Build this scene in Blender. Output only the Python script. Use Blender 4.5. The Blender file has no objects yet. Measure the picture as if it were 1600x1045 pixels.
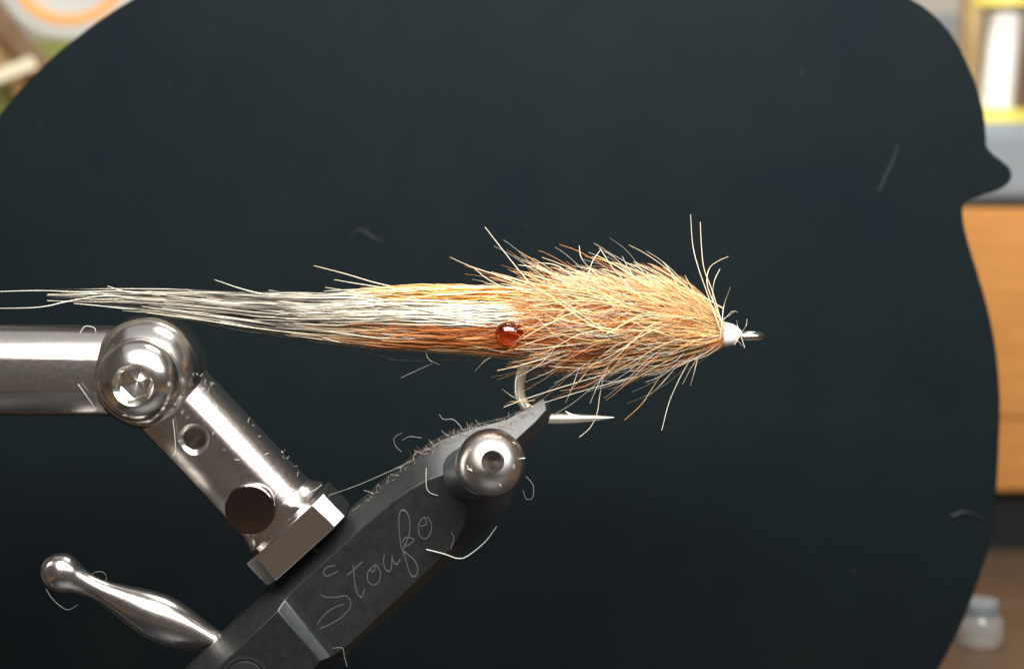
import bpy, bmesh, math, random
import numpy as np
from mathutils import Vector, Matrix
R = math.radians
rng = np.random.default_rng(11)
random.seed(5)
S = bpy.context.scene
C = S.collection

# ------------------------------------------------------------------ camera
# one unit is roughly a centimetre; the fly hangs in the plane y = 0, the camera looks along +y, slightly down
D, PITCH = 30.0, R(7.0)
cam_d = bpy.data.cameras.new('camera')
cam_d.lens, cam_d.sensor_width = 67.5, 36.0
cam_d.clip_start, cam_d.clip_end = 0.5, 500
cam_d.dof.use_dof = True
cam_d.dof.focus_distance = D - 0.35
cam_d.dof.aperture_fstop = 0.135
cam = bpy.data.objects.new('camera', cam_d); C.objects.link(cam)
CAM = Vector((0, -D*math.cos(PITCH), D*math.sin(PITCH)))
cam.location = CAM
cam.rotation_euler = (math.pi/2 - PITCH, 0, 0)
S.camera = cam
FWD = np.array([0, math.cos(PITCH), -math.sin(PITCH)])
UP = np.array([0, math.sin(PITCH), math.cos(PITCH)])

def P(px, py, y=0.0):
    """the point of the depth plane y seen at a place of the photograph"""
    a = (px-800)/100/30; b = (522.5-py)/100/30
    d = np.array([a, 0, 0]) + FWD + b*UP
    t = (y - CAM.y)/d[1]
    return Vector((CAM.x+d[0]*t, y, CAM.z+d[2]*t))

def PV(arr):
    """the same for an array (..., 3) of px, py, y"""
    a = (arr[..., 0]-800)/3000; b = (522.5-arr[..., 1])/3000
    dy = FWD[1]+b*UP[1]; dz = FWD[2]+b*UP[2]
    t = (arr[..., 2]-CAM.y)/dy
    return np.stack([a*t, arr[..., 2], CAM.z+dz*t], -1)

# ------------------------------------------------------------------ world and lamps
W = bpy.data.worlds.new('World'); S.world = W; W.use_nodes = True
bg = W.node_tree.nodes['Background']
bg.inputs[0].default_value = (1.0, 0.86, 0.77, 1); bg.inputs[1].default_value = 0.092

def area(name, loc, target, sx, sy, power, col):
    l = bpy.data.lights.new(name, 'AREA'); l.shape = 'RECTANGLE'; l.size = sx; l.size_y = sy
    l.energy = power; l.color = col
    o = bpy.data.objects.new(name, l); C.objects.link(o); o.location = loc
    o.rotation_euler = (Vector(target)-Vector(loc)).to_track_quat('-Z', 'Y').to_euler()
    return o
area('ceiling_bounce', (0, 0, 46), (0, 0, 0), 70, 60, 5600, (0.97, 0.98, 1.0))  # added area light in place of light bounced off the ceiling
area('bench_lamp', (1.5, -11.3, 15.6), (0, 0.5, 0), 25, 15, 25000, (1.0, 0.955, 0.88))
area('room_lamp', (24, -14, 16), (0, 6, 0), 8, 8, 2500, (0.80, 0.93, 1.0))
area('rear_light', (4, 10, 24), (3, 24, 0), 10, 6, 4300, (1.0, 0.93, 0.82))  # area light aimed at the cabinet and clutter behind the board
S.view_settings.view_transform = 'Standard'
S.view_settings.look = 'None'
S.view_settings.exposure = 0.0
S.view_settings.gamma = 1.0
S.cycles.max_bounces = 8

# ------------------------------------------------------------------ materials
def mat(name, col, rough=.5, metal=0.0, spec=.5, noise=0.0, nscale=6.0, col2=None, bump=0.0, bscale=40.0,
        rnoise=0.0, trans=0.0, ior=1.45, coords='Object', stretch=None, coat=0.0, detail=6):
    m = bpy.data.materials.new(name); m.use_nodes = True
    nt = m.node_tree; b = nt.nodes['Principled BSDF']
    b.inputs['Base Color'].default_value = (*col, 1); b.inputs['Roughness'].default_value = rough
    b.inputs['Metallic'].default_value = metal; b.inputs['Specular IOR Level'].default_value = spec
    b.inputs['Transmission Weight'].default_value = trans; b.inputs['IOR'].default_value = ior
    b.inputs['Coat Weight'].default_value = coat
    tc = nt.nodes.new('ShaderNodeTexCoord'); mp = nt.nodes.new('ShaderNodeMapping')
    nt.links.new(tc.outputs[coords], mp.inputs[0])
    if stretch: mp.inputs['Scale'].default_value = stretch
    if col2 is not None or rnoise:
        n = nt.nodes.new('ShaderNodeTexNoise'); n.inputs['Scale'].default_value = nscale
        n.inputs['Detail'].default_value = detail; n.inputs['Roughness'].default_value = .62
        nt.links.new(mp.outputs[0], n.inputs['Vector'])
        if col2 is not None:
            r = nt.nodes.new('ShaderNodeValToRGB')
            r.color_ramp.elements[0].position = .35; r.color_ramp.elements[1].position = .68
            r.color_ramp.elements[0].color = (*col, 1); r.color_ramp.elements[1].color = (*col2, 1)
            nt.links.new(n.outputs['Fac'], r.inputs[0]); nt.links.new(r.outputs[0], b.inputs['Base Color'])
        if rnoise:
            mr = nt.nodes.new('ShaderNodeMapRange')
            mr.inputs[1].default_value = .3; mr.inputs[2].default_value = .7
            mr.inputs[3].default_value = max(.02, rough-rnoise); mr.inputs[4].default_value = rough+rnoise
            nt.links.new(n.outputs['Fac'], mr.inputs[0]); nt.links.new(mr.outputs[0], b.inputs['Roughness'])
    if bump:
        n2 = nt.nodes.new('ShaderNodeTexNoise'); n2.inputs['Scale'].default_value = bscale
        n2.inputs['Detail'].default_value = 5
        nt.links.new(mp.outputs[0], n2.inputs['Vector'])
        bp = nt.nodes.new('ShaderNodeBump'); bp.inputs['Strength'].default_value = bump; bp.inputs['Distance'].default_value = .02
        nt.links.new(n2.outputs['Fac'], bp.inputs['Height']); nt.links.new(bp.outputs[0], b.inputs['Normal'])
    return m

M_nickel = mat('nickel', (.62, .59, .565), .225, 1, nscale=13, rnoise=.028, bump=.02, bscale=60)
M_polish = mat('polished_steel', (.64, .615, .585), .20, 1, nscale=13, rnoise=.025, bump=.012, bscale=50)
M_ball = mat('turned_steel', (.62, .59, .57), .37, 1, nscale=9, rnoise=.03, bump=.012, bscale=80)
def turned(m, a=.75):
    nt = m.node_tree; b = nt.nodes['Principled BSDF']; t = nt.nodes.new('ShaderNodeTangent')
    t.direction_type = 'RADIAL'; t.axis = 'Y'; b.inputs['Anisotropic'].default_value = a
    nt.links.new(t.outputs[0], b.inputs['Tangent'])
turned(M_ball)
M_pit = mat('shaded_pit_steel', (.30, .27, .26), .25, 1)  # darker than the ball: shade of the drilled centre put into the colour
turned(M_pit, .95)
M_button = mat('dark_mirror', (.16, .135, .125), .16, 1, nscale=9, rnoise=.03)  # dark colour stands in for the dark room mirrored in the flat face
M_dark = mat('blackened_steel', (.0115, .0132, .0145), .37, .30, nscale=7, rnoise=.05, col2=(.0155, .0175, .0185), bump=.08, bscale=55, spec=.65)
M_collar = mat('collar_steel', (.16, .18, .19), .42, .9, nscale=12, rnoise=.1, bump=.2, bscale=25)
M_letter_edge = mat('letter_light_edge', (.075, .08, .082), .45, .4, nscale=20, rnoise=.1)
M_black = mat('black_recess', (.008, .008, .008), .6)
M_hook = mat('hook_wire', (.66, .63, .56), .36, .9, nscale=3, rnoise=.04)
M_eye = mat('hook_eye_steel', (.42, .41, .39), .24, 1)
M_thread = mat('white_thread', (.78, .77, .75), .38, 0, bump=.5, bscale=9, stretch=(18, 1, 1), coat=.4)
M_bead = mat('amber_resin', (1.0, .27, .03), .03, 0, trans=1.0, ior=1.5)
M_backing = mat('backing_tint', (.12, .018, .003), .5)
M_core = mat('dubbing', (.46, .14, .035), .8, 0, nscale=7, col2=(.62, .27, .09), bump=.8, bscale=20)
M_plate = mat('charcoal_board', (.0032, .0058, .0086), .68, 0, spec=.07, nscale=.45, col2=(.0044, .0076, .0083), rnoise=.05, bump=.08, bscale=22, detail=8)
M_wood = mat('orange_wood', (.42, .175, .040), .5, 0, nscale=1.2, col2=(.56, .25, .065), stretch=(.25, 1, 2.2), bump=.1)
M_table = mat('table_wood', (.075, .048, .03), .5, 0, nscale=1.4, col2=(.115, .073, .044), stretch=(.3, 2, 1), bump=.1)
M_wall = mat('wall_paint', (.62, .58, .50), .8, 0, nscale=2, col2=(.68, .64, .57))
M_grey = mat('grey_plastic', (.19, .22, .245), .45, 0, nscale=3, col2=(.22, .25, .275))
M_strip = mat('strip_black', (.012, .012, .013), .7)
M_white = mat('white_floss', (.86, .86, .84), .3, 0, coat=.5)
M_yellow = mat('yellow_plastic', (.72, .62, .14), .4)
M_tan = mat('tan_wood', (.40, .27, .11), .55, 0, nscale=2, col2=(.50, .35, .16), stretch=(1, 1, .3))
M_brown = mat('brown_wood', (.15, .085, .045), .6, 0, nscale=2, col2=(.21, .13, .07), stretch=(1, 1, .3))
M_olive = mat('olive_card', (.16, .19, .045), .7, 0, nscale=1, col2=(.22, .23, .07))
M_cream = mat('cream_paper', (.72, .66, .50), .7)
M_orange = mat('orange_glaze', (.80, .40, .13), .35)
M_ceram = mat('pale_glaze', (.52, .53, .52), .35)
M_glass = mat('clear_glass', (.92, .95, .95), .06, 0, trans=.85, ior=1.45)

def hair_mat(name, rough=.38, spec=.45, trans=.28):
    m = bpy.data.materials.new(name); m.use_nodes = True; nt = m.node_tree
    b = nt.nodes['Principled BSDF']; a = nt.nodes.new('ShaderNodeAttribute'); a.attribute_name = 'tint'
    nt.links.new(a.outputs['Color'], b.inputs['Base Color'])
    b.inputs['Roughness'].default_value = rough; b.inputs['Specular IOR Level'].default_value = spec
    t = nt.nodes.new('ShaderNodeBsdfTranslucent'); nt.links.new(a.outputs['Color'], t.inputs[0])
    mx = nt.nodes.new('ShaderNodeMixShader'); mx.inputs[0].default_value = trans
    nt.links.new(b.outputs[0], mx.inputs[1]); nt.links.new(t.outputs[0], mx.inputs[2])
    nt.links.new(mx.outputs[0], nt.nodes['Material Output'].inputs[0])
    return m
M_hair = hair_mat('hair_fibre')
M_fur = hair_mat('soft_underfur', .6, .2, .4)

# ------------------------------------------------------------------ helpers
def tag(o, label, cat, group=None):
    o['label'] = label; o['category'] = cat
    if group: o['group'] = group
    return o
def thing(name, loc, label, cat, group=None):
    o = bpy.data.objects.new(name, None); C.objects.link(o); o.location = loc
    WORLD[o.name] = Vector(loc); o.empty_display_size = .2
    return tag(o, label, cat, group)
WORLD = {}
def link(name, me, m, parent=None, bevel=0, ang=30, seg=2):
    o = bpy.data.objects.new(name, me); C.objects.link(o)
    if m: me.materials.append(m)
    # the mesh comes in world coordinates: move its origin to the middle of its foot
    n = len(me.vertices); co = np.empty(n*3, np.float32); me.vertices.foreach_get('co', co); co = co.reshape(-1, 3)
    lo, hi = co.min(0), co.max(0)
    c = Vector((float(lo[0]+hi[0])/2, float(lo[1]+hi[1])/2, float(lo[2])))
    me.transform(Matrix.Translation(-c))
    WORLD[o.name] = c; o.location = c
    if parent:
        o.parent = parent; o.location = c-WORLD[parent.name]
    if bevel:
        b = o.modifiers.new('bevel', 'BEVEL'); b.width = bevel; b.segments = seg
        b.limit_method = 'ANGLE'; b.angle_limit = R(ang)
        b.harden_normals = False
    return o
def mesh_of(bm, name, ang=32, smooth=True):
    bmesh.ops.recalc_face_normals(bm, faces=bm.faces[:])
    me = bpy.data.meshes.new(name); bm.to_mesh(me); bm.free()
    if smooth:
        me.polygons.foreach_set('use_smooth', [True]*len(me.polygons))
        me.set_sharp_from_angle(angle=R(ang))
    return me
def frame(ax):
    ax = Vector(ax).normalized()
    h = Vector((0, 0, 1)) if abs(ax.z) < .9 else Vector((0, 1, 0))
    u = ax.cross(h).normalized(); v = ax.cross(u).normalized()
    return ax, u, v
def rings(bm, rs, cap0=True, cap1=True):
    vs = [[bm.verts.new(p) for p in r] for r in rs]
    n = len(rs[0])
    for a, b in zip(vs[:-1], vs[1:]):
        for i in range(n):
            bm.faces.new((a[i], a[(i+1) % n], b[(i+1) % n], b[i]))
    if cap0: bm.faces.new(vs[0][::-1])
    if cap1: bm.faces.new(vs[-1])
def lathe(prof, org, ax, n=48, closed=False):
    """prof: (t along the axis, radius)"""
    ax, u, v = frame(ax); org = Vector(org); bm = bmesh.new()
    rs = []
    for t, r in prof:
        r = max(r, 1e-4)
        rs.append([org+ax*t+u*r*math.cos(2*math.pi*i/n)+v*r*math.sin(2*math.pi*i/n) for i in range(n)])
    if closed: rs.append(rs[0])
    rings(bm, rs, not closed, not closed)
    if closed: bmesh.ops.remove_doubles(bm, verts=bm.verts[:], dist=1e-5)
    return bm
def box(bm, lo, hi):
    (x0, y0, z0), (x1, y1, z1) = lo, hi
    v = [bm.verts.new(p) for p in ((x0,y0,z0),(x1,y0,z0),(x1,y1,z0),(x0,y1,z0),(x0,y0,z1),(x1,y0,z1),(x1,y1,z1),(x0,y1,z1))]
    for f in ((3,2,1,0),(4,5,6,7),(0,1,5,4),(1,2,6,5),(2,3,7,6),(3,0,4,7)): bm.faces.new([v[i] for i in f])
def pxbox(x0, y0, x1, y1, Y, dep):
    a, b = P(x0, y1, Y), P(x1, y0, Y)
    bm = bmesh.new(); box(bm, (a.x, Y, a.z), (b.x, Y+dep, b.z)); return bm
def catmull(pts, n):
    pts = np.asarray(pts, float)
    k = len(pts)
    if k == 2: return pts[0]+(pts[1]-pts[0])*np.linspace(0, 1, n)[:, None]
    e = np.vstack([2*pts[0]-pts[1], pts, 2*pts[-1]-pts[-2]])
    t = np.linspace(0, k-1-1e-9, n); i = t.astype(int); f = (t-i)[:, None]
    p0, p1, p2, p3 = e[i], e[i+1], e[i+2], e[i+3]
    return .5*((2*p1)+(-p0+p2)*f+(2*p0-5*p1+4*p2-p3)*f**2+(-p0+3*p1-3*p2+p3)*f**3)
def tubes(paths, rad, tint, sides=4):
    """paths (N,K,3) world, rad (N,K), tint (N,K,3) -> mesh of N separate tubes"""
    N, K, _ = paths.shape
    tan = np.gradient(paths, axis=1); tan /= np.linalg.norm(tan, axis=2, keepdims=True)+1e-9
    ref = np.zeros_like(tan); ref[..., 1] = 1
    u = np.cross(tan, ref); u /= np.linalg.norm(u, axis=2, keepdims=True)+1e-9
    v = np.cross(tan, u)
    ang = np.arange(sides)*2*np.pi/sides + .4
    pos = paths[:, :, None, :] + rad[:, :, None, None]*(u[:, :, None, :]*np.cos(ang)[:, None]+v[:, :, None, :]*np.sin(ang)[:, None])
    co = pos.reshape(-1, 3)
    base = (np.arange(N)*K*sides)[:, None, None]
    kk = (np.arange(K-1)*sides)[None, :, None]; ss = np.arange(sides)[None, None, :]; s2 = (ss+1) % sides
    q = np.stack([base+kk+ss, base+kk+s2, base+kk+sides+s2, base+kk+sides+ss], -1).reshape(-1, 4)
    me = bpy.data.meshes.new('hair')
    me.vertices.add(len(co)); me.vertices.foreach_set('co', co.ravel())
    me.loops.add(q.size); me.loops.foreach_set('vertex_index', q.ravel().astype(np.int32))
    me.polygons.add(len(q)); me.polygons.foreach_set('loop_start', (np.arange(len(q))*4).astype(np.int32))
    me.update(calc_edges=True)
    me.polygons.foreach_set('use_smooth', np.ones(len(q), bool))
    at = me.attributes.new('tint', 'FLOAT_COLOR', 'POINT')
    c = np.ones((N, K, sides, 4)); c[..., :3] = tint[:, :, None, :]
    at.data.foreach_set('color', c.ravel())
    return me
def one_hair(pts, r, col, y=0.0, n=16, taper=.35, coltip=None):
    """a single hair from photo points (px, py[, y])"""
    pp = [(p[0], p[1], p[2] if len(p) > 2 else y) for p in pts]
    path = PV(catmull(pp, n))[None]
    t = np.linspace(0, 1, n)
    rad = (r*(1-(1-taper)*t**1.5))[None]
    c = np.array(col)[None]*np.ones((n, 1))
    if coltip is not None: c = c*(1-t[:, None])+np.array(coltip)[None]*t[:, None]
    return tubes(path, rad, c[None], 5)
def wire(pts, r, n=40, sides=12, radf=None):
    """closed tube through world points, as a bmesh"""
    pth = [Vector(p) for p in catmull([tuple(p) for p in pts], n)]
    bm = bmesh.new(); rs = []; u = None
    for i, p in enumerate(pth):
        t = (pth[min(i+1, n-1)]-pth[max(i-1, 0)]).normalized()
        if u is None: _, u, _ = frame(t)
        u = (u-t*u.dot(t)).normalized(); v = t.cross(u)
        rr = r*(radf(i/(n-1)) if radf else 1)
        rs.append([p+(u*math.cos(a)+v*math.sin(a))*rr for a in [2*math.pi*k/sides for k in range(sides)]])
    rings(bm, rs); return bm
def extrude_poly(pts, y0, y1):
    """photo outline at the plane y0, pushed back to y1"""
    bm = bmesh.new()
    f = [bm.verts.new(P(x, z, y0)) for x, z in pts]
    b = [bm.verts.new(Vector((v.co.x, y1, v.co.z))) for v in f]
    bm.faces.new(f); bm.faces.new(b[::-1])
    for i in range(len(f)):
        j = (i+1) % len(f); bm.faces.new((f[j], f[i], b[i], b[j]))
    return bm
def struct(o): o['kind'] = 'structure'; return o

# ------------------------------------------------------------------ table, wall
TZ = P(1560, 866, 20).z
bm = bmesh.new()
box(bm, (-60, -24, TZ-1.0), (60, 14.97, TZ))
tb = struct(link('table', mesh_of(bm, 'table'), M_table))
bm = bmesh.new(); box(bm, (-60, 15.03, TZ-1.0), (60, 44, TZ+.03))
link('rear_plank', mesh_of(bm, 'rear_plank'), M_table, tb, bevel=.08)
bm = bmesh.new(); box(bm, (-60, 44.5, TZ-1), (60, 45.5, 30))
struct(link('wall', mesh_of(bm, 'wall'), M_wall))

# ------------------------------------------------------------------ backdrop board
right = [(1425, 0), (1445, 12), (1470, 34), (1492, 62), (1512, 100), (1528, 140), (1538, 180), (1541, 212), (1542, 228), (1552, 241),
         (1566, 252), (1577, 262), (1581, 274), (1577, 285), (1566, 294), (1548, 301), (1524, 308), (1507, 318), (1505, 340), (1512, 375),
         (1529, 430), (1547, 495), (1558, 560), (1563, 630), (1561, 700), (1557, 770), (1549, 840), (1534, 892), (1511, 956), (1486, 1010), (1462, 1052), (1430, 1095)]
left = [(-160, 640), (-190, 520), (-165, 420), (-120, 330), (-60, 247), (0, 178), (30, 142), (62, 108), (100, 74), (150, 36), (205, 0), (270, -40), (380, -95), (560, -150),
        (800, -175), (1040, -160), (1220, -120), (1340, -60)]
YP = 6.0
zb = None
out = right + [(1380, 1125), (250, 1125), (-150, 1105), (-230, 900)] + left
pl = catmull(np.array([(x, z, 0) for x, z in out+out[:1]], float), 420)[:-1]
pts = [(p[0], p[1]) for p in pl]
bm = extrude_poly(pts, YP, YP+.16)
for v in bm.verts: v.co.z = max(v.co.z, TZ+.002)
o = link('backdrop_board', mesh_of(bm, 'backdrop_board', 40), M_plate, bevel=.03)
tag(o, 'large matte charcoal board with rounded outline standing behind the fly', 'backdrop')

# ------------------------------------------------------------------ vise
vise = thing('fly_tying_vise', (P(-120, 600).x, 0.0, TZ), 'steel fly tying vise with black jaws clamping the hook of the fly', 'vise')

def rod(name, p0, p1, r, flat, parent, n=72, ext=0.0):
    """round bar with one flat milled on the side to the camera"""
    ax = (p1-p0).normalized(); f = Vector((0, -1, 0)); f = (f-ax*f.dot(ax)).normalized(); s = ax.cross(f)
    h = math.sqrt(r*r-flat*flat)
    a0 = math.asin(flat/r)
    prof = []
    for i in range(n+1):
        a = a0+(2*math.pi-2*a0)*i/n
        if a0+.01 < a < a0+R(34): continue     # a second, narrower flat along the lower side
        prof.append(f*(r*math.cos(a))+s*(r*math.sin(a)))
    bm = bmesh.new()
    c = .035
    L = (p1-p0).length
    rs = [[p0+ax*t+q*k for q in prof] for t, k in ((0, 1-c/r), (c, 1), (L-c, 1), (L, 1-c/r))]
    rings(bm, rs)
    return bm, ax, f, s, h

# horizontal shaft
p0, p1 = P(-120, 577, 0), P(236, 580, 0)
bm, *_ = rod('shaft', p0, p1, .71, .24, vise)
shaft = link('shaft', mesh_of(bm, 'shaft'), M_nickel, vise, bevel=.02)
bm = lathe([(0, .62), (.06, .72), (1.3, .72), (1.36, .66)], (p0.x-.0, 0, p0.z-.9), (0, 0, 1))
link('stem_head', mesh_of(bm, 'stem_head'), M_nickel, vise)
bm = lathe([(0, .5), (p0.z-.9-TZ-.5, .5)], (p0.x, 0, TZ+.5), (0, 0, 1))
link('stem', mesh_of(bm, 'stem'), M_nickel, vise)
bm = bmesh.new(); box(bm, (p0.x-3, -14, TZ+.002), (p0.x+16, 3.5, TZ+.5))  # unseen base, made broad and black to darken what the rods reflect
link('unseen_base', mesh_of(bm, 'unseen_base'), M_dark, vise, bevel=.08)

# link arm from the joint to the jaws
q0, q1 = P(240, 592, 0.0), P(459, 823, 0.0)
bm, ax, fr, sd, hh = rod('link_arm', q0, q1, .68, .25, vise)
me = mesh_of(bm, 'link_arm')
arm = link('link_arm', me, M_nickel, vise)
# real countersunk hole cut through the flat
hp = P(303, 686, -hh)
cut = lathe([(-.2, .245+.06), (.0, .245), (.075, .175), (1.1, .175)], hp, -fr, 40)
cme = mesh_of(cut, 'cutter'); co = bpy.data.objects.new('cutter', cme); C.objects.link(co)
bo = arm.modifiers.new('hole', 'BOOLEAN'); bo.object = co; bo.operation = 'DIFFERENCE'; bo.solver = 'EXACT'
bpy.context.view_layer.update()
ev = arm.evaluated_get(bpy.context.evaluated_depsgraph_get())
nm = bpy.data.meshes.new_from_object(ev)
arm.modifiers.clear(); arm.data = nm
nm.polygons.foreach_set('use_smooth', [True]*len(nm.polygons)); nm.set_sharp_from_angle(angle=R(28))
bpy.data.objects.remove(co)
bv = arm.modifiers.new('bevel', 'BEVEL'); bv.width = .015; bv.segments = 2; bv.limit_method = 'ANGLE'; bv.angle_limit = R(25)
# flare and eight-sided head against the jaws
e0 = P(418, 781, 0)
bm = lathe([(0, .675), (.10, .685), (.20, .72), (.27, .76), (.33, .82)], e0+ax*.06, ax, 96)
for w in bm.verts:
    d = (w.co-e0).dot(fr)
    if d > .635: w.co -= fr*(d-.635)
link('flare', mesh_of(bm, 'flare', 50), M_nickel, arm)
bm = bmesh.new()
b0 = P(450, 815, 0); hw, fw, dp = .83, .62, .665
sec = [(-fw, dp), (fw, dp), (hw, dp-.20), (hw, -dp+.20), (fw, -dp), (-fw, -dp), (-hw, -dp+.20), (-hw, dp-.20)]
rings(bm, [[b0+ax*t+sd*a+fr*b for a, b in sec] for t in (0, .50)])
link('head_block', mesh_of(bm, 'head_block', 20), M_nickel, arm, bevel=.02)
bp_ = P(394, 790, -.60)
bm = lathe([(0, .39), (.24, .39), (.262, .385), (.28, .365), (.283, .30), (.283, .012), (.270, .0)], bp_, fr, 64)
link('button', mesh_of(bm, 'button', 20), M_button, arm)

# ball joint with its socket screw
jc = P(234, 579, 0.0)
jax = Vector((-.02, -1, -.035)).normalized()
prof = [(-.75, .60), (-.68, .74), (-.55, .82), (-.40, .855), (0, .86), (.36, .86), (.372, .852), (.45, .83), (.54, .795), (.63, .745), (.71, .69), (.76, .645), (.76, .60)]
bm = lathe(prof, jc, jax, 72)
joint = link('ball_joint', mesh_of(bm, 'ball_joint', 40), M_polish, vise)
n = 72
sc0 = jc+jax*.80
_, u, v = frame(jax)
bm = bmesh.new(); rs = []
def ring(t, r, hexa=0):
    o = []
    for i in range(n):
        a = 2*math.pi*i/n; rr = r
        if hexa:
            k = (a % (math.pi/3))-math.pi/6; rr = r*((1-hexa)+hexa*(1/math.cos(k)))
        o.append(sc0+jax*t+(u*math.cos(a+.25)+v*math.sin(a+.25))*rr)
    return o
for t, r, h in ((-.1, .60, 0), (-.03, .60, 0), (0, .622, 0), (.05, .628, 0), (.10, .625, 0), (.19, .595, 0), (.27, .55, 0), (.35, .48, 0), (.41, .40, 0), (.432, .36, 0), (.445, .318, 0),
                (.437, .308, 0), (.345, .225, 1), (.17, .218, 1), (.165, .200, 1), (.13, .10, .5), (.085, .002, 0)):
    rs.append(ring(t, r, h))
rings(bm, rs)
link('socket_screw', mesh_of(bm, 'socket_screw', 22), M_polish, joint)

# jaws: front half traced as facets with their own depths, rear half mirrored
V = {}
def vx(k, x, y, d): V[k] = (x, y, d)
U = [(255, 1083), (300, 1037), (425, 915), (548, 799), (600, 753), (640, 720), (667, 699), (694, 684), (740, 668), (790, 655), (830, 634), (849, 622), (859, 626)]
for i, (x, y) in enumerate(U): vx('u%d' % i, x, y, -.22 if i < 9 else (-.2, -.14, -.10, -.06)[i-9])
for k, x, y in (('i0', 300, 1083), ('i1', 340, 1044), ('A', 434, 954), ('B', 500, 1032), ('b5', 462, 1083)): vx(k, x, y, -.80)
for k, x, y, d in (('A1', 439, 945, -.71), ('A2', 445, 937, -.64), ('A3', 455, 924, -.60), ('B1', 510, 1029, -.71), ('B2', 518, 1025, -.64), ('B3', 530, 1018, -.60)): vx(k, x, y, d)
for k, x, y in (('i4', 560, 830), ('i5', 613, 784), ('i6', 640, 765), ('i7', 667, 750), ('i8', 693, 741),
                ('p1', 547, 1006), ('p2', 654, 905), ('p3', 704, 858), ('p4', 722, 828), ('p5', 732, 797), ('p6', 712, 775)): vx(k, x, y, -.60)
for k, x, y in (('o0', 492, 1083), ('o1', 527, 1038), ('o2', 562, 1003), ('o3', 618, 955), ('o4', 704, 876), ('o5', 760, 828), ('o6', 796, 788), ('o7', 812, 742)): vx(k, x, y, -.20)
for k, x, y, d in (('h1', 730, 733, -.62), ('h2', 793, 699, -.50), ('h3', 836, 660, -.30), ('h4', 854, 640, -.16),
                   ('n1', 863, 642, -.08), ('n2', 855, 664, -.12), ('n3', 829, 694, -.18)): vx(k, x, y, d)
F = ['u0 u1 i1 i0', 'u1 u2 A i1', 'u2 A1 A', 'u2 A2 A1', 'u2 A3 A2', 'u2 u3 i4 A3', 'u3 u4 i5 i4', 'u4 u5 i6 i5', 'u5 u6 i7 i6', 'u6 u7 i8 i7',
     'i0 i1 A B b5', 'A A1 B1 B', 'A1 A2 B2 B1', 'A2 A3 B3 B2',
     'A3 i4 i5 i6 i7 i8 p6 p5 p4 p3 p2 p1 B3',
     'b5 B o1 o0', 'B B1 o1', 'B1 B2 o1', 'B2 B3 o1', 'B3 p1 o2 o1', 'p1 p2 o3 o2', 'p2 p3 o4 o3', 'p3 p4 o5 o4', 'p4 p5 o6 o5',
     'u7 u8 h1 i8', 'i8 h1 p5 p6', 'u8 u9 h2 h1', 'u9 u10 h3 h2', 'u10 u11 h4 h3', 'u11 u12 h4', 'h4 u12 n1', 'h3 h4 n1 n2', 'h2 h3 n2 n3', 'h1 h2 n3 o7', 'h1 o7 o6 p5']
def jaw_mesh(sign):
    bm = bmesh.new(); bvx = {}
    for k, (x, y, d) in V.items():
        p = P(x, y, d); p.y *= sign; bvx[k] = bm.verts.new(p)
    for f in F: bm.faces.new([bvx[k] for k in f.split()])
    be = [e for e in bm.edges if e.is_boundary]
    r = bmesh.ops.extrude_edge_only(bm, edges=be)
    nv = [g for g in r['geom'] if isinstance(g, bmesh.types.BMVert)]
    for w in nv: w.co.y = -.02*sign
    ne = [e for e in bm.edges if e.is_boundary]
    bmesh.ops.contextual_create(bm, geom=ne)
    return mesh_of(bm, 'jaw', 24)
jaw = link('jaw', jaw_mesh(1), M_dark, vise, bevel=.014, ang=24)
jaw['label'] = 'front black jaw with engraved script'
jaw2 = link('jaw', jaw_mesh(-1), M_dark, vise, bevel=.014, ang=24)

# engraved script on the recessed face, one stroke group per letter
def cp(l): return [(400+x/3.94, 780+y/3.94) for x, y in l]
letters = [
  [[(400,585),(430,600),(500,600),(555,593),(580,625),(575,670),(530,720),(460,765),(370,800),(376,770),(420,710),(480,665),(540,645)],
   [(490,405),(440,415),(415,447),(430,470),(455,465),(505,440)]],
  [[(598,405),(602,450),(610,520),(625,580),(650,600),(670,545)], [(560,465),(610,425),(655,382)]],
  [[(700,430),(722,445),(735,400),(690,445),(688,500),(720,525),(755,505),(766,450),(740,400)]],
  [[(790,335),(785,390),(798,432),(820,442),(834,415),(838,345)],[(838,345),(847,385),(868,398),(890,365)]],
  [[(908,335),(890,270),(880,150),(885,85),(905,65),(930,85),(945,130),(945,200),(930,250),(905,310),(925,330),(970,370),(995,420),(990,460),(965,475),(945,450),(930,400),(908,320)],
   [(900,262),(920,235),(960,238),(970,250),(945,275),(910,290)]],
  [[(1010,165),(1050,150),(1035,112),(1010,135),(1000,175),(1010,225),(1040,240),(1070,215),(1081,160),(1060,115),(1035,112)]]]
for L in letters:
    for nm_, off, rr, mm, flat in (('letter_light', 0, .0105, M_letter_edge, .35), ('letter_shade', 1.7, .0115, M_black, .22)):  # low relief: grey edge and black twin paint the cut's light and shade
        bm = None
        for s in L:
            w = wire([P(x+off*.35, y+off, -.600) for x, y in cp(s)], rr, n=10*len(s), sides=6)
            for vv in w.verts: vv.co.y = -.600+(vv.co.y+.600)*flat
            if bm is None: bm = w
            else:
                t = bpy.data.meshes.new('t'); w.to_mesh(t); w.free(); bm.from_mesh(t); bpy.data.meshes.remove(t)
        link(nm_, mesh_of(bm, nm_, 60), mm, jaw)
bm = lathe([(-.1, .40), (.012, .40), (.012, .35), (-.05, .34), (-.05, .01)], P(383, 1064, -.80), (0, -1, 0), 48)
link('pivot_ring', mesh_of(bm, 'pivot_ring'), M_black, jaw)
bm = lathe([(-.06, .325), (.008, .325), (.016, .31), (.016, .0)], P(383, 1064, -.80), (0, -1, 0), 48)
link('pivot_pin', mesh_of(bm, 'pivot_pin'), M_dark, jaw)

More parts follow.
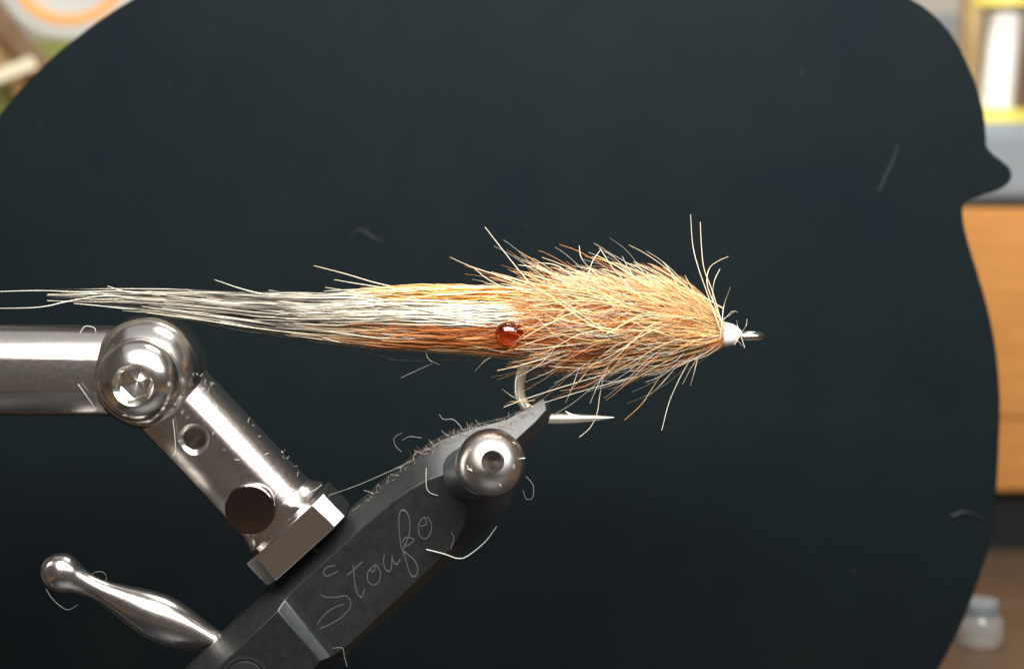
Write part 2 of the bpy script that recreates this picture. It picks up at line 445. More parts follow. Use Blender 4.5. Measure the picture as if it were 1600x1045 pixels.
# thumbscrew with ball head and drilled centre
c0, c1 = P(733, 739, -.45), P(767, 722, -1.15)
tax = (c1-c0).normalized(); L0 = (c1-c0).length
bm = lathe([(-.1, .42), (.42, .42), (.45, .40), (.45, .2)], c0, tax)
ts = link('thumbscrew', mesh_of(bm, 'thumbscrew'), M_collar, vise)
rb, pr = .515, []
for i in range(25):
    a = math.pi*(.03+.97*i/24)
    t, r = -rb*math.cos(a), rb*math.sin(a)
    if t > 0 and r < .185: break
    pr.append((t, r))
tt = math.sqrt(rb*rb-.175**2)
pr += [(tt, .175), (tt-.012, .172), (tt-.2, .172)]
vax = (CAM-c1).normalized()*.85+tax*.15
bm = lathe(pr, c1, vax, 64)
bh = link('ball_head', mesh_of(bm, 'ball_head', 30), M_ball, ts)
bm = lathe([(tt-.198, .171), (tt-.010, .171), (tt-.016, .165), (tt-.19, .0)], c1, vax, 64)
link('drilled_centre', mesh_of(bm, 'drilled_centre', 30), M_pit, ts)

# cam lever
l0, l1 = P(66, 880, .25), P(352, 1011, .25)
la = (l1-l0).normalized()
key = [(0, 0), (2, 9), (6, 17), (13, 24), (24, 29.5), (36, 31), (48, 28), (60, 22.5), (75, 18.6), (90, 17.5), (110, 19), (135, 24.2), (165, 31.8), (190, 36.3), (213, 37.6), (238, 34.8), (265, 28.5), (290, 22.5), (318, 19)]
kk = catmull(np.array([(a, b, 0) for a, b in key], float), 70)
bm = lathe([(p[0]/100, max(p[1], 0)/100) for p in kk], l0, la, 48)
link('lever', mesh_of(bm, 'lever', 60), M_nickel, vise)

# ------------------------------------------------------------------ the fly
fly = thing('fishing_fly', P(900, 540, 0), 'ginger and white hair streamer fly with amber eye held by the vise', 'fishing fly')
# hook
hook_pts = [(1150, 523), (1100, 524), (1000, 527), (900, 533), (850, 545), (826, 562), (813, 590), (813, 618), (826, 641), (848, 653), (862, 654), (900, 654), (935, 653), (959, 652)]
def hk(t):
    return 1 if t < .80 else max(.10, 1-((t-.80)/.2)**1.3*.9)
bm = wire([P(x, y, 0) for x, y in hook_pts], .088, n=120, sides=14, radf=hk)
hook = link('hook', mesh_of(bm, 'hook', 60), M_hook, fly)
bm = wire([P(902, 651, -.02), P(893, 648, -.03), P(883, 642, -.03)], .045, n=12, sides=8, radf=lambda t: 1-.9*t)
link('barb', mesh_of(bm, 'barb', 60), M_hook, hook)
ey = []
for i in range(17):
    a = math.pi*(.93-1.86*i/16)
    ey.append((1171+17*math.cos(a)*1.0, 525-3*math.cos(a)*0-1.5*math.sin(a), .13*math.sin(a)))
bm = wire([P(x, y, d) for x, y, d in [(1140, 523, .07)]+ey+[(1140, 523, -.07)]], .066, n=90, sides=14)
link('hook_eye', mesh_of(bm, 'hook_eye', 60), M_eye, hook)
hp0, hp1 = P(1122, 522, 0), P(1161, 524, 0)
bm = lathe([(0, .10), (.03, .165), (.08, .190), (.13, .188), (.18, .180), (.24, .160), (.29, .130), (.33, .100), (.365, .065), (.37, .03)], hp0, hp1-hp0, 48)
link('thread_head', mesh_of(bm, 'thread_head', 60), M_thread, fly)

# dubbed core
spx = np.array([560, 620, 700, 780, 840, 900, 960, 1020, 1070, 1105, 1130])
spy = np.array([497, 498, 502, 505, 506, 506, 507, 510, 515, 519, 522])
spr = np.array([4, 14, 26, 32, 36, 42, 49, 49, 45, 38, 20])
def core(x): return np.interp(x, spx, spy), np.interp(x, spx, spr)
bm = bmesh.new(); rs = []
for x in np.linspace(560, 1130, 50):
    cy, cr = core(x)
    rs.append([P(x, cy-cr*math.cos(a), 0)+Vector((0, .0085*cr*math.sin(a), 0)) for a in [2*math.pi*k/28 for k in range(28)]])
rings(bm, rs)
link('dubbed_body', mesh_of(bm, 'dubbed_body', 60), M_core, fly)

# amber eyes, one on each side
for s in (-1, 1):
    c = P(793, 521, -.64 if s < 0 else .64)
    bm = bmesh.new(); bmesh.ops.create_uvsphere(bm, u_segments=32, v_segments=20, radius=.18)
    for w in bm.verts:
        x = w.co.x
        if x > 0: w.co.x = x*1.25; w.co.z *= 1-.35*(x/.175)**2
        w.co.x *= 1.08; w.co += c
    link('eye', mesh_of(bm, 'eye', 80), M_bead, fly)
    bm = lathe([(0, .0), (0, .12), (.03, .165), (.05, .15), (.05, 0)], c-Vector((0, .11*s, 0)), (0, -s, 0), 24)  # added backing disc, tints the light refracted through the eye
    link('added_eye_backing', mesh_of(bm, 'added_eye_backing'), M_backing, fly)

def lerp(a, b, t): return a+(b-a)*t
CREAM = np.array([.74, .545, .285]); WHITE = np.array([.64, .63, .57]); ORNG = np.array([.70, .225, .028]); GOLD = np.array([.74, .345, .065])
TAN = np.array([.64, .30, .12]); RUST = np.array([.44, .125, .025]); PINK = np.array([.70, .29, .10]); BLACK = np.array([.022, .02, .02]); BROWN = np.array([.20, .08, .03])
def jitter(c, n, K, amt=.16):
    return np.clip(c*(1+rng.normal(0, amt, (n, 1, 1))), .01, .95)

# streamer tail: layered bands of long hair
tx = np.array([-30, 0, 60, 100, 150, 200, 250, 300, 350, 400, 450, 500, 550, 600, 650, 700, 750, 800, 850, 900, 960])
tt_ = np.array([452, 453, 459, 460, 459, 458, 458, 460, 462, 464, 465, 464, 460, 456, 453, 453, 453, 455, 460, 468, 480])
tb_ = np.array([486, 481, 470, 469, 473, 480, 487, 494, 502, 511, 519, 525, 531, 537, 542, 546, 549, 552, 552, 550, 540])
def tail(n, ulo, uhi, ends, rad, colf, spread=.9, K=18, root=(800, 960), vlo=-1, vhi=1, wig=1.0):
    u = rng.uniform(ulo, uhi, n); v = rng.uniform(vlo, vhi, n)
    v *= np.sqrt(np.clip(1-u*u*.8, .05, 1))
    xs = rng.uniform(*root, n); xe = ends(n)
    t = np.linspace(0, 1, K)[None]
    x = xs[:, None]+(xe-xs)[:, None]*t
    top, bot = np.interp(x, tx, tt_), np.interp(x, tx, tb_)
    c, h = (top+bot)/2, (bot-top)/2
    du = rng.normal(0, .34, n)[:, None]*(t-.45)*spread
    fr_ = np.sin(t*rng.uniform(2, 6, n)[:, None]+rng.uniform(0, 6.3, n)[:, None])*rng.normal(0, .07, n)[:, None]*wig
    uu = u[:, None]+du+fr_
    uu = 1.16*uu/(1+np.abs(uu)**5)**.2
    y = c+h*uu
    flick = (rng.normal(0, 2.2, n)*(rng.random(n) < .35))[:, None]*np.clip((t-.8)/.2, 0, 1)**2
    y = y+flick
    y = y+np.cumsum(rng.normal(0, .75, (n, K)), 1)*np.clip(t*3, 0, 1)*wig*.6
    dv = v[:, None]+rng.normal(0, .2, n)[:, None]*(t-.4)
    dep = dv*h*.0088*(.72+.28*np.clip(t/.3, 0, 1))
    pts_ = PV(np.stack([x, y, dep], -1))
    r = rad*rng.uniform(.7, 1.25, n)[:, None]*(1-.62*t**2.2)*np.clip(.35+t/.12, 0, 1)
    return tubes(pts_, np.maximum(r, .003), np.clip(colf(x, uu, t, n), .008, .95))
def ends_mix(groups):
    def f(n):
        k = rng.choice(len(groups), n, p=[g[2] for g in groups])
        lo = np.array([g[0] for g in groups])[k]; hi = np.array([g[1] for g in groups])[k]
        return rng.uniform(lo, hi)
    return f
def stuff(o): o['kind'] = 'stuff'; return o
# orange top wing
def c_orange(x, u, t, n):
    c = lerp(ORNG, GOLD, rng.random((n, 1, 1))**.8)*np.ones((1, x.shape[1], 1))
    pale = (rng.random(n) < .22)[:, None, None]
    c = np.where(pale, CREAM, c)
    k = np.clip((640-x)/120, 0, 1)[..., None]
    return jitter(lerp(c, lerp(TAN, CREAM, .5), k), n, x.shape[1])
o = stuff(link('orange_wing', tail(1150, -1.0, -.10, ends_mix([(520, 640, .6), (600, 720, .4)]), .0105, c_orange, .9, wig=1.6), M_hair, fly))
# white flank
def c_white(x, u, t, n):
    c = lerp(WHITE, CREAM, rng.random((n, 1, 1))*.35)*np.ones((1, x.shape[1], 1))
    bars = (rng.random(n) < .62)[:, None]*np.clip((560-x)/120, 0, 1)*np.clip(np.sin(x/rng.uniform(22, 60, n)[:, None]+rng.uniform(0, 6.3, n)[:, None])*3+.6, 0, 1)
    dark = ((rng.random(n) < .20)[:, None]*np.ones_like(x)*np.clip((620-x)/150, 0, 1))
    c = lerp(c, BLACK*1.5, np.clip(np.maximum(bars*.97, dark), 0, .95)[..., None])
    tip = np.clip((t-.86)/.14, 0, 1)*(rng.random(n) < .5)[:, None]
    return lerp(jitter(c, n, x.shape[1], .12), BLACK, tip[..., None]*.7)
stuff(link('white_flank', tail(1150, -.45, .10, ends_mix([(430, 620, .66), (230, 460, .25), (120, 260, .09)]), .0100, c_white, 1.1, wig=1.5, root=(740, 940)), M_hair, fly))
stuff(link('white_flank', tail(330, -.36, .06, ends_mix([(430, 620, 1.0)]), .0095, c_white, .7, wig=1.3, root=(780, 880), vlo=-1.12, vhi=-.75), M_hair, fly))
# barred long tail
stuff(link('barred_tail', tail(540, -.95, .95, ends_mix([(330, 520, .50), (210, 360, .40), (70, 230, .10)]), .0125, c_white, 1.7, root=(690, 880), wig=1.8), M_hair, fly))
# brown lower wing
def c_brown(x, u, t, n):
    k = rng.random((n, 1, 1))
    c = np.where(k < .42, lerp(TAN, CREAM, .45), np.where(k < .75, TAN, RUST*1.3))*np.ones((1, x.shape[1], 1))
    w = np.clip((560-x)/120, 0, 1)[..., None]
    return jitter(lerp(c, lerp(WHITE, CREAM, .4), w*.75), n, x.shape[1])
stuff(link('brown_wing', tail(1250, .02, 1.0, ends_mix([(480, 600, .5), (560, 740, .3), (400, 520, .2)]), .0100, c_brown, 1.0, wig=1.6), M_hair, fly))
def c_rust(x, u, t, n):
    c = lerp(RUST, ORNG*.8, rng.random((n, 1, 1)))*np.ones((1, x.shape[1], 1))
    return jitter(c, n, x.shape[1])
stuff(link('rust_wing', tail(600, .10, .72, ends_mix([(600, 760, 1.0)]), .0085, c_rust, .6, vlo=-1.05, vhi=-.3), M_hair, fly))

# hackled front body
def hackle(n, x0, x1, lmin, lmax, lift, rad, colf, K=12, wob=.05, thlo=-math.pi, thhi=math.pi, rootf=.6, grav=0.0, power=1.0, curl=.6, headlift=.35):
    x = x0+(x1-x0)*rng.random(n)**power
    th = rng.uniform(thlo, thhi, n)            # 0 = up, -pi/2 the side to the camera
    cy, cr = core(x); cr = cr*rootf
    L = rng.uniform(lmin, lmax, n)
    la_ = np.clip(rng.normal(lift[0], lift[1], n)+headlift*np.clip((x-1040)/90, 0, 1), .02, 2.2)
    la_ = la_*(1-.32*np.clip(-np.cos(th)*1.4, 0, 1)*(headlift > 0))
    t = np.linspace(0, 1, K)[None]
    a = la_[:, None]*(1-curl*t)                # the angle falls along the hair, so that it sweeps back
    ds = (L/(K-1))[:, None]
    X = x[:, None]-np.cumsum(np.cos(a)*ds, 1)+(np.cos(a)*ds)[:, :1]
    Rr = cr[:, None]+np.cumsum(np.sin(a)*ds, 1)-(np.sin(a)*ds)[:, :1]
    thx = th[:, None]+rng.normal(0, wob, n)[:, None]*t*2+rng.normal(0, wob*.7, n)[:, None]*np.sin(t*4)
    spine = np.interp(X, spx, spy)
    py = spine-Rr*np.cos(thx)+grav*t**2*L[:, None]
    py = py+np.cumsum(rng.normal(0, .38, (n, K)), 1)
    dep = Rr*np.sin(thx)*.0098
    r = rad*rng.uniform(.7, 1.3, n)[:, None]*(1-.6*t**2)
    return tubes(PV(np.stack([X, py, dep], -1)), r, np.clip(colf(X, py, t, n), .008, .95))
def c_under(x, y, t, n):
    """soft fur: cream at the head, peach on the back, rust along the belly"""
    head = np.clip((x[:, :1]-985)/125, 0, 1)[..., None]*np.clip((565-y[:, :1])/45, .15, 1)[..., None]
    up = np.clip((535-y[:, :1])/70, 0, 1)[..., None]
    k = rng.random((n, 1, 1))
    low = np.where(k < .5, RUST*1.6, np.where(k < .85, ORNG*.8, PINK))
    back = np.where(k < .35, PINK, np.where(k < .6, GOLD, lerp(CREAM, PINK, .35)))
    c = np.where(rng.random((n, 1, 1)) < up, back, low)
    c = np.where(rng.random((n, 1, 1)) < head*.9, lerp(CREAM, PINK, .12), c)
    return jitter(c*np.ones((1, x.shape[1], 1)), n, x.shape[1], .15)
stuff(link('underfur', hackle(5200, 850, 1130, 30, 75, (.42, .16), .0062, c_under, wob=.10, rootf=.92), M_fur, fly))
def c_hackle(x, y, t, n):
    xr = x[:, :1]
    k = rng.random((n, 1)); pale = np.clip((xr-930)/150, 0, 1)
    up = np.clip((545-y[:, :1])/90, 0, 1)
    p_c = .03+.46*pale+.27*up
    c = np.where((k < p_c)[..., None], CREAM, np.where((k < p_c+.20)[..., None], PINK, np.where((k < p_c+.36)[..., None], TAN, ORNG*.95)))
    c = c*np.ones((1, x.shape[1], 1))
    c = lerp(c, lerp(c, CREAM*1.1, .5), (t[..., None])*np.ones((n, 1, 1)))
    return jitter(c, n, x.shape[1], .13)
stuff(link('hackle', hackle(2200, 905, 1128, 55, 115, (.20, .16), .0064, c_hackle, rootf=.92, power=.75, curl=.75), M_hair, fly))
stuff(link('collar_hackle', hackle(2300, 1050, 1134, 45, 105, (.37, .21), .0062, c_hackle, rootf=.85, power=.6), M_hair, fly))
def c_guard(x, y, t, n):
    k = rng.random((n, 1, 1))
    c = np.where(k < .6, lerp(CREAM, WHITE, .35), CREAM)*np.ones((1, x.shape[1], 1))
    return jitter(c, n, x.shape[1], .1)
stuff(link('guard_hair', hackle(190, 880, 1128, 80, 140, (.52, .15), .0085, c_guard, thlo=-1.0, thhi=1.0, rootf=.85, K=14), M_hair, fly))
stuff(link('side_hair', hackle(130, 920, 1120, 90, 165, (.36, .16), .0090, c_guard, thlo=-2.9, thhi=-.5, rootf=.97, K=14, wob=.22), M_hair, fly))
stuff(link('throat_hair', hackle(150, 900, 1110, 60, 130, (.55, .22), .0085, c_guard, thlo=math.pi-1.1, thhi=math.pi+1.1, rootf=.8, wob=.12), M_hair, fly))
def c_fuzz(x, y, t, n):
    return jitter(np.where(rng.random((n, 1, 1)) < .6, WHITE*.75, TAN)*np.ones((1, x.shape[1], 1)), n, x.shape[1], .2)
stuff(link('fuzz', hackle(420, 860, 1132, 60, 150, (.75, .28), .0040, c_fuzz, rootf=.9, K=14, wob=.15, headlift=0), M_hair, fly))
stuff(link('throat_fur', hackle(650, 905, 1010, 45, 105, (.80, .26), .0055, c_under, thlo=math.pi-.9, thhi=math.pi+.9, rootf=.7, wob=.15), M_fur, fly))

# hairs that stand out one by one: base first, tip last
strays = [
 [(840,455),(813,425),(785,390),(758,355)], [(870,450),(790,433),(740,418),(703,402)], [(850,465),(800,453),(765,438),(742,420)],
 [(680,458),(600,445),(540,428),(490,415)], [(640,455),(570,445),(522,437)], [(590,458),(550,455),(508,449)],
 [(1118,495),(1105,458),(1090,415),(1082,380),(1079,335)], [(1124,492),(1112,452),(1100,420),(1096,385),(1094,347)],
 [(1118,480),(1105,445),(1108,420),(1122,408),(1138,401)], [(1128,505),(1131,478),(1141,449)], [(1126,500),(1114,468),(1116,440),(1125,420)],
 [(940,435),(920,418),(908,402),(905,384)], [(978,442),(955,415),(937,387)], [(918,432),(926,408),(938,391)], [(1060,450),(1048,425),(1036,409)],
 [(1000,440),(985,425),(972,400)], [(900,436),(870,415),(836,410)], [(880,440),(845,420),(810,414)],
 [(1128,500),(1140,492),(1150,485)], [(1128,503),(1143,487),(1153,488)], [(1156,520),(1152,508),(1151,500)], [(1160,518),(1166,508),(1167,498)], [(1150,530),(1158,538),(1163,544)],
 [(970,578),(900,598),(830,620),(787,636)], [(1020,583),(930,605),(850,629)], [(930,530),(900,556),(860,580),(820,597)],
 [(906,570),(896,600),(884,629)], [(956,560),(945,583),(938,612),(933,645),(922,668),(905,683)], [(1042,572),(1022,602),(1002,632),(976,656)],
 [(1055,575),(1033,600),(1015,618)], [(1078,562),(1060,595),(1045,630),(1034,672)], [(1092,556),(1078,578),(1066,601)], [(1090,560),(1085,580),(1079,602)],
 [(955,565),(935,600),(922,630)], [(925,570),(905,595),(890,610)], [(880,545),(840,558),(800,566)], [(930,548),(860,552),(820,547),(782,538)],
 [(780,553),(760,562),(742,580)], [(665,540),(669,560),(687,570)], [(812,625),(800,619),(785,608)], [(812,627),(797,628),(786,637)],
 [(250,462),(190,455),(120,456),(60,454),(-20,456)], [(240,470),(170,462),(110,470),(60,480),(-20,482)], [(260,460),(200,456),(168,447)], [(430,464),(380,452),(335,437)],
 [(430,512),(340,496),(250,486),(190,481),(115,474)], [(330,462),(307,458),(290,451)], [(500,470),(440,462),(380,460)], [(520,520),(470,518),(400,505)],
 [(560,540),(520,532),(484,521)], [(730,455),(700,448),(672,452)], [(1110,470),(1085,455),(1070,430)], [(1020,445),(1000,420),(985,412)]]
for i, s in enumerate(strays):
    low = s[0][1] > 540
    left_ = s[0][0] < 520
    col = lerp(CREAM, WHITE, .95 if left_ else .45+.5*random.random())
    if low and random.random() < .4: col = lerp(CREAM, TAN, .5)
    y0 = -.30 if s[0][0] > 780 else -.08
    if not left_:                                  # root it well inside the body
        d = np.array(s[0], float)-np.array(s[1], float); d = d/np.linalg.norm(d)*24; s = [(s[0][0]+d[0], s[0][1]+d[1])]+s
    pts_ = [(x, y, lerp(y0, y0*.6+random.uniform(-.25, .15), k/(len(s)-1))) for k, (x, y) in enumerate(s)]
    ln = math.dist(s[0][:2], s[-1][:2])
    me = one_hair(pts_, .0098 if ln > 60 else .0048, col, n=20, taper=.4)
    link('hair', me, M_hair, fly)
for s in ([(760,560),(665,563),(615,562),(590,553),(545,545)], [(675,568),(655,577),(627,590)], [(851,512),(851,500),(849,488)]):
    me = one_hair(s, .010, (.30, .30, .30) if s[0][0] != 851 else (.02, .018, .015), y=.1 if s[0][0] != 851 else -.55, taper=.5)
    link('fine_hair', me, M_hair, fly)

# ------------------------------------------------------------------ loose clippings caught on the vise and the board
def lint(pts_, y, r, col, label, name='hair_clipping', group='hair clippings caught on the vise', cat='hair'):
    o = link(name, one_hair(pts_, r*.78, col, y=y, n=24, taper=.6), M_hair)
    return tag(o, label, cat, group)
WH = (.52, .50, .47); GR = (.20, .195, .19)
lint([(666,858),(694,865),(715,872),(731,868),(758,846),(776,822)], -.66, .0165, WH, 'long bent white hair lying across the lower edge of the black jaw')
lint([(722,671),(718,664),(707,655),(693,655),(686,647)], -.30, .010, GR, 'curled grey hair sticking up from the jaw beside the ball screw')
lint([(627,706),(618,696),(616,684),(628,676)], -.10, .006, GR, 'faint hooked hair rising above the middle of the jaw')
lint([(659,684),(640,682),(628,688)], -.10, .006, GR, 'short faint hair floating just above the curved jaw edge')
lint([(652,716),(600,740),(553,760),(505,776)], -.24, .007, (.25, .25, .24), 'very long thin grey fibre spanning from jaw to link arm')
lint([(666,731),(666,758),(671,769),(684,774)], -.63, .009, WH, 'white hair hanging on the jaw left of the ball screw')
lint([(822,744),(833,758),(832,777),(822,779),(817,765)], -.25, .009, GR, 'looped hair hanging right of the ball screw')
lint([(140,901),(150,893),(162,894),(166,902),(164,911)], .0, .006, GR, 'small hair loop standing on the neck of the lever')
lint([(72,920),(81,934),(95,947),(107,952),(122,944)], .0, .008, GR, 'thin hair curling below the knob of the lever')
lint([(446,758),(456,764),(470,769),(488,767),(503,757)], -.66, .012, WH, 'pale curved hair lying over the lower end of the link arm')
lint([(542,1040),(538,1025),(535,1012),(520,1012)], -.66, .008, GR, 'wispy hair tangle at the bottom corner of the engraved jaw')
lint([(704,858),(709,842),(705,830)], -.64, .007, GR, 'brownish hair on the corner of the engraved face')
lint([(122,600),(135,618),(150,640)], -.78, .010, WH, 'straight pale hair leaning on the shaft against the ball joint')
lint([(270,655),(273,680),(274,705),(269,712)], -.74, .009, WH, 'pale hair on the link arm left of its drilled hole')
lint([(125,520),(133,510),(147,512),(150,520)], -.70, .010, WH, 'short bowed hair on top of the shaft')
# dust of very short clippings
def dust(n, pick, r, lmin, lmax, cols):
    K = 5; paths = np.zeros((n, K, 3)); tint = np.zeros((n, K, 3)); rad = np.zeros((n, K))
    for i in range(n):
        x, y, d = pick(); a = random.uniform(0, 6.28); L = random.uniform(lmin, lmax); b = random.uniform(-1.2, 1.2)
        px, py = x, y
        for k in range(K):
            paths[i, k] = (px, py, d-random.uniform(.0, .02)); px += math.cos(a)*L/K; py += math.sin(a)*L/K; a += b/K
        tint[i] = np.array(random.choice(cols)); rad[i] = r*random.uniform(.6, 1.2)
    return tubes(PV(paths), rad, tint, 4)
def on_edge():
    i = random.choice([2, 3, 4, 4, 5, 5, 6, 6, 7, 7, 8, 8, 9]); t = random.random()
    (x0, y0), (x1, y1) = U[i], U[i+1]
    return x0+(x1-x0)*t+random.uniform(-2, 8), y0+(y1-y0)*t+random.uniform(-2, 8), random.uniform(-.33, -.20)
o = link('lint', dust(200, on_edge, .0030, 4, 20, [(.4, .38, .35), (.18, .11, .07), (.10, .06, .04), (.45, .36, .28)]), M_hair)
tag(o, 'short hair dust clinging along the upper edge of the black jaw', 'lint'); o['kind'] = 'stuff'
def on_arm():
    t = random.random(); x = 315+(500-315)*t; y = 575+(768-575)*t
    k = random.random()**2*70
    return x-.72*k+random.uniform(-2, 3), y+.69*k, -.45-.25*min(1, k/45)
o = link('lint', dust(46, on_arm, .0042, 3, 13, [(.6, .58, .54), (.2, .15, .12)]), M_hair)
tag(o, 'short hair dust sprinkled on the diagonal link arm', 'lint'); o['kind'] = 'stuff'
def on_screw():
    a = random.uniform(0, 6.28); k = random.uniform(.5, 1)
    return 767+50*k*math.cos(a), 722+50*k*math.sin(a), -1.15-.52*math.sqrt(max(0, 1-k*k))-.02
o = link('lint', dust(16, on_screw, .006, 5, 13, [(.7, .68, .64), (.5, .4, .33)]), M_hair)
tag(o, 'tiny hairs stuck to the ball head of the thumbscrew', 'lint'); o['kind'] = 'stuff'
# marks on the board
yb = YP-.012
for pts_, r, c, lab in (
    ([(1373,300),(1384,275),(1396,250),(1404,226)], .030, (0.0196, 0.0259, 0.0301), 'straight grey fibre on the board at upper right'),
    ([(1486,806),(1505,800),(1525,804),(1545,818)], .035, (0.0112, 0.0175, 0.0196), 'curved grey fibre near the right edge of the board'),
    ([(548,372),(560,360),(570,362),(575,350)], .024, (0.0126, 0.0182, 0.0210), 'faint smudge of fluff on the board above the tail'),
    ([(570,362),(585,372),(598,378)], .020, (0.0126, 0.0182, 0.0210), 'faint tail of fluff beside the smudge on the board')):
    lint(pts_, yb, r, c, lab, 'board_fibre', 'fibres on the board')
def on_board(): return random.uniform(60, 1480), random.uniform(30, 900), yb
o = link('lint', dust(60, on_board, .012, 2, 6, [(.016, .022, .026), (.026, .034, .036)]), M_hair)
tag(o, 'sparse pale dust on the charcoal board', 'dust'); o['kind'] = 'stuff'

# ------------------------------------------------------------------ blurred things behind the board
YC = 20.0
ctop = P(1560, 326, YC).z
cab = thing('cabinet', (6, YC+4, TZ+.03), 'low orange wooden cabinet with drawers behind the board', 'cabinet')
a, b = P(-320, 770, YC), P(1900, 326, YC)
bm = bmesh.new(); box(bm, (a.x, YC+.25, a.z), (b.x, YC+12, ctop-.02)); link('carcass', mesh_of(bm, 'carcass'), M_wood, cab, bevel=.05)
zs = P(1560, 655, YC).z
bm = bmesh.new(); box(bm, (a.x+.1, YC, zs+.012), (b.x-.1, YC+.25, ctop-.06)); link('drawer_front', mesh_of(bm, 'drawer_front'), M_wood, cab, bevel=.09)
bm = bmesh.new(); box(bm, (a.x+.1, YC, a.z+.02), (b.x-.1, YC+.25, zs-.012)); link('drawer_front', mesh_of(bm, 'drawer_front'), M_wood, cab, bevel=.09)
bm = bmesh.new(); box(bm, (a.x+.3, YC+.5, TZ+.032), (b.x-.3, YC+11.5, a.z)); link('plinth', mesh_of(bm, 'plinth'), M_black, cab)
# grey case
gx0, gx1, gy = P(1470, 0, YC+.8).x, P(1760, 0, YC+.8).x, YC+.8
gz1 = P(1560, 192, gy).z
case = thing('plastic_case', ((gx0+gx1)/2, gy+2, ctop), 'grey plastic case with dark bottom strip on top of the cabinet', 'case')
bm = bmesh.new(); box(bm, (gx0, gy, ctop+.12), (gx1, gy+5, gz1)); link('case_body', mesh_of(bm, 'case_body'), M_grey, case, bevel=.35, seg=5)
bm = bmesh.new(); box(bm, (gx0-.02, gy-.05, ctop-.018), (gx1+.02, gy+5.05, ctop+.17)); link('dark_strip', mesh_of(bm, 'dark_strip'), M_strip, case, bevel=.05)  # dark strip along the bottom of the case
# floss spool on the case
sy = gy+1.6
sp0 = P(1556, 186, sy); sp0.z = gz1
sp = thing('floss_spool', sp0, 'white floss spool with yellow flanges standing on the grey case', 'spool')
sa = Vector((.07, 0, 1)).normalized()
k = (D+sy)/3000
bm = lathe([(0, 62*k), (.28, 62*k), (.34, 56*k), (.36, 20*k)], sp0, (0, 0, 1)); link('flange', mesh_of(bm, 'flange'), M_yellow, sp)
H = 155*k
pr = []
for i in range(60):
    t = i/59; pr.append((.36+H*t, (25+1.8*math.sin(i*1.6))*k))
bm = lathe(pr, sp0, sa); link('floss', mesh_of(bm, 'floss', 60), M_white, sp)
top = sp0+sa*(.36+H)
bm = lathe([(0, 56*k), (.25, 56*k), (.27, 20*k)], top, (0, 0, 1)); link('flange', mesh_of(bm, 'flange'), M_yellow, sp)
# rack of posts
def post(x0, x1, ytop, Y, m, name, label, cat):
    a_, b_ = P(x0, 300, Y), P(x1, ytop, Y)
    bm = bmesh.new(); box(bm, (a_.x, Y, ctop-.018), (b_.x, Y+1.0, b_.z)); o = link(name, mesh_of(bm, name), m, bevel=.06)
    return tag(o, label, cat)
post(1503, 1537, -60, 27, M_tan, 'wooden_post', 'tan wooden post left of the white floss spool', 'post')
post(1541, 1720, 8, 29.5, M_brown, 'brown_board', 'brown wooden panel behind the white floss spool', 'panel')
post(1400, 1496, 22, 29.2, M_grey, 'grey_shade_block', 'dull grey block painting the shadow beyond the upper right edge of the board', 'box')  # added block, its grey paints the shadow below the cream wall
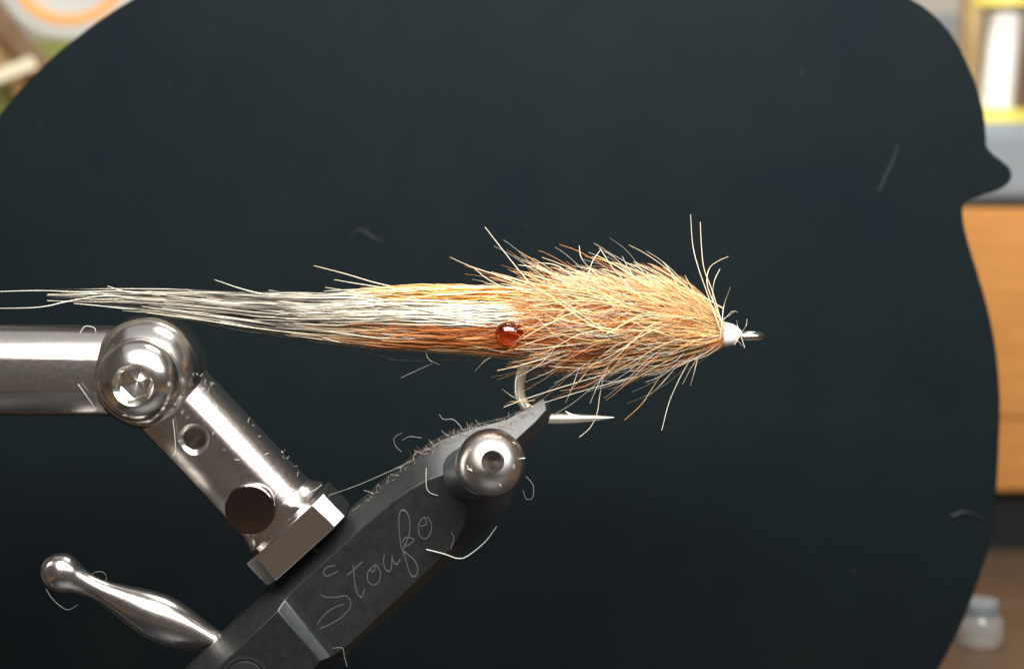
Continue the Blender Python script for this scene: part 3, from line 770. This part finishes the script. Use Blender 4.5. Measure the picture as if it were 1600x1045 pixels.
# left clutter on the cabinet
yl = 25.0
a_, b_ = P(-60, 300, yl+1), P(190, 62, yl+1)
bm = bmesh.new(); box(bm, (a_.x, yl+1, ctop-.018), (b_.x, yl+5, b_.z))
tag(link('card_box', mesh_of(bm, 'card_box'), M_olive, bevel=.05), 'olive green box under the orange rimmed bowl', 'box')
k = (D+yl)/3000
bc = P(112, -50, yl+2.2)
plate = thing('dish', (bc.x, bc.y, b_.z), 'pale dish with an orange ring leaning upright on the olive box', 'dish')
bax = Vector((0, -1, .28)).normalized()
bm = lathe([(-.35, 2*k), (-.35, 70*k), (.12, 114*k), (.16, 116*k), (.18, 112*k), (-.06, 76*k), (-.12, 66*k), (-.12, 2*k)], bc, bax, 72)
link('dish_body', mesh_of(bm, 'dish_body', 50), M_ceram, plate)
bm = lathe([(.0, 79*k), (.10, 84*k), (.17, 96*k), (.22, 98*k), (.14, 80*k)], bc, bax, 72, True)
link('ring', mesh_of(bm, 'ring', 50), M_orange, plate)
def bar(p, q, w, Y, dep, m, name, label, cat, grp=None):
    p, q = P(*p, Y), P(*q, Y); ax_ = (q-p).normalized(); n_ = ax_.cross(Vector((0, 1, 0))).normalized()*w/2
    bm = bmesh.new(); dv = Vector((0, dep, 0))
    rings(bm, [[p-n_, p+n_, p+n_+dv, p-n_+dv], [q-n_, q+n_, q+n_+dv, q-n_+dv]])
    o = link(name, mesh_of(bm, name), m, bevel=.05); return tag(o, label, cat, grp)
bar((-60, -38), (110, 168), .55, yl-1.4, .6, M_brown, 'wooden_bar', 'dark brown wooden bar slanting down to the board edge', 'bar')
bar((-50, -8), (70, 190), .75, yl-.7, .5, M_tan, 'wooden_bar', 'light tan wooden bar slanting beside the dark brown one', 'bar')
bar((-90, 152), (52, 98), .36, yl-2.2, .3, M_cream, 'paper_strip', 'cream paper strip sloping up over the wooden bars', 'paper')
a_, b_ = P(-140, 300, yl-1), P(60, 140, yl-1)
bm = bmesh.new(); box(bm, (a_.x, yl-.1, ctop-.018), (b_.x, yl+.9, b_.z))
tag(link('folded_cloth', mesh_of(bm, 'folded_cloth'), M_olive, bevel=.1), 'grey green folded cloth at the left edge behind the board', 'cloth')
# clear jar on the table
jy = 11.6
jp = P(1530, 1000, jy); jp.z = TZ
k = (D+jy)/3000
jar = thing('glass_jar', jp, 'small clear jar with pale lid on the table at lower right', 'jar')
bm = lathe([(0.003, 30*k), (.04, 36*k), (.55, 37*k), (.68, 28*k), (.72, 26*k), (.70, 24*k), (.53, 33*k), (.08, 32*k), (.07, 1*k)], jp, (0, 0, 1))
link('jar_body', mesh_of(bm, 'jar_body', 50), M_glass, jar)
bm = lathe([(.71, 29*k), (.95, 29*k), (.99, 26*k), (.99, 0)], jp, (0, 0, 1)); link('lid', mesh_of(bm, 'lid'), M_grey, jar)
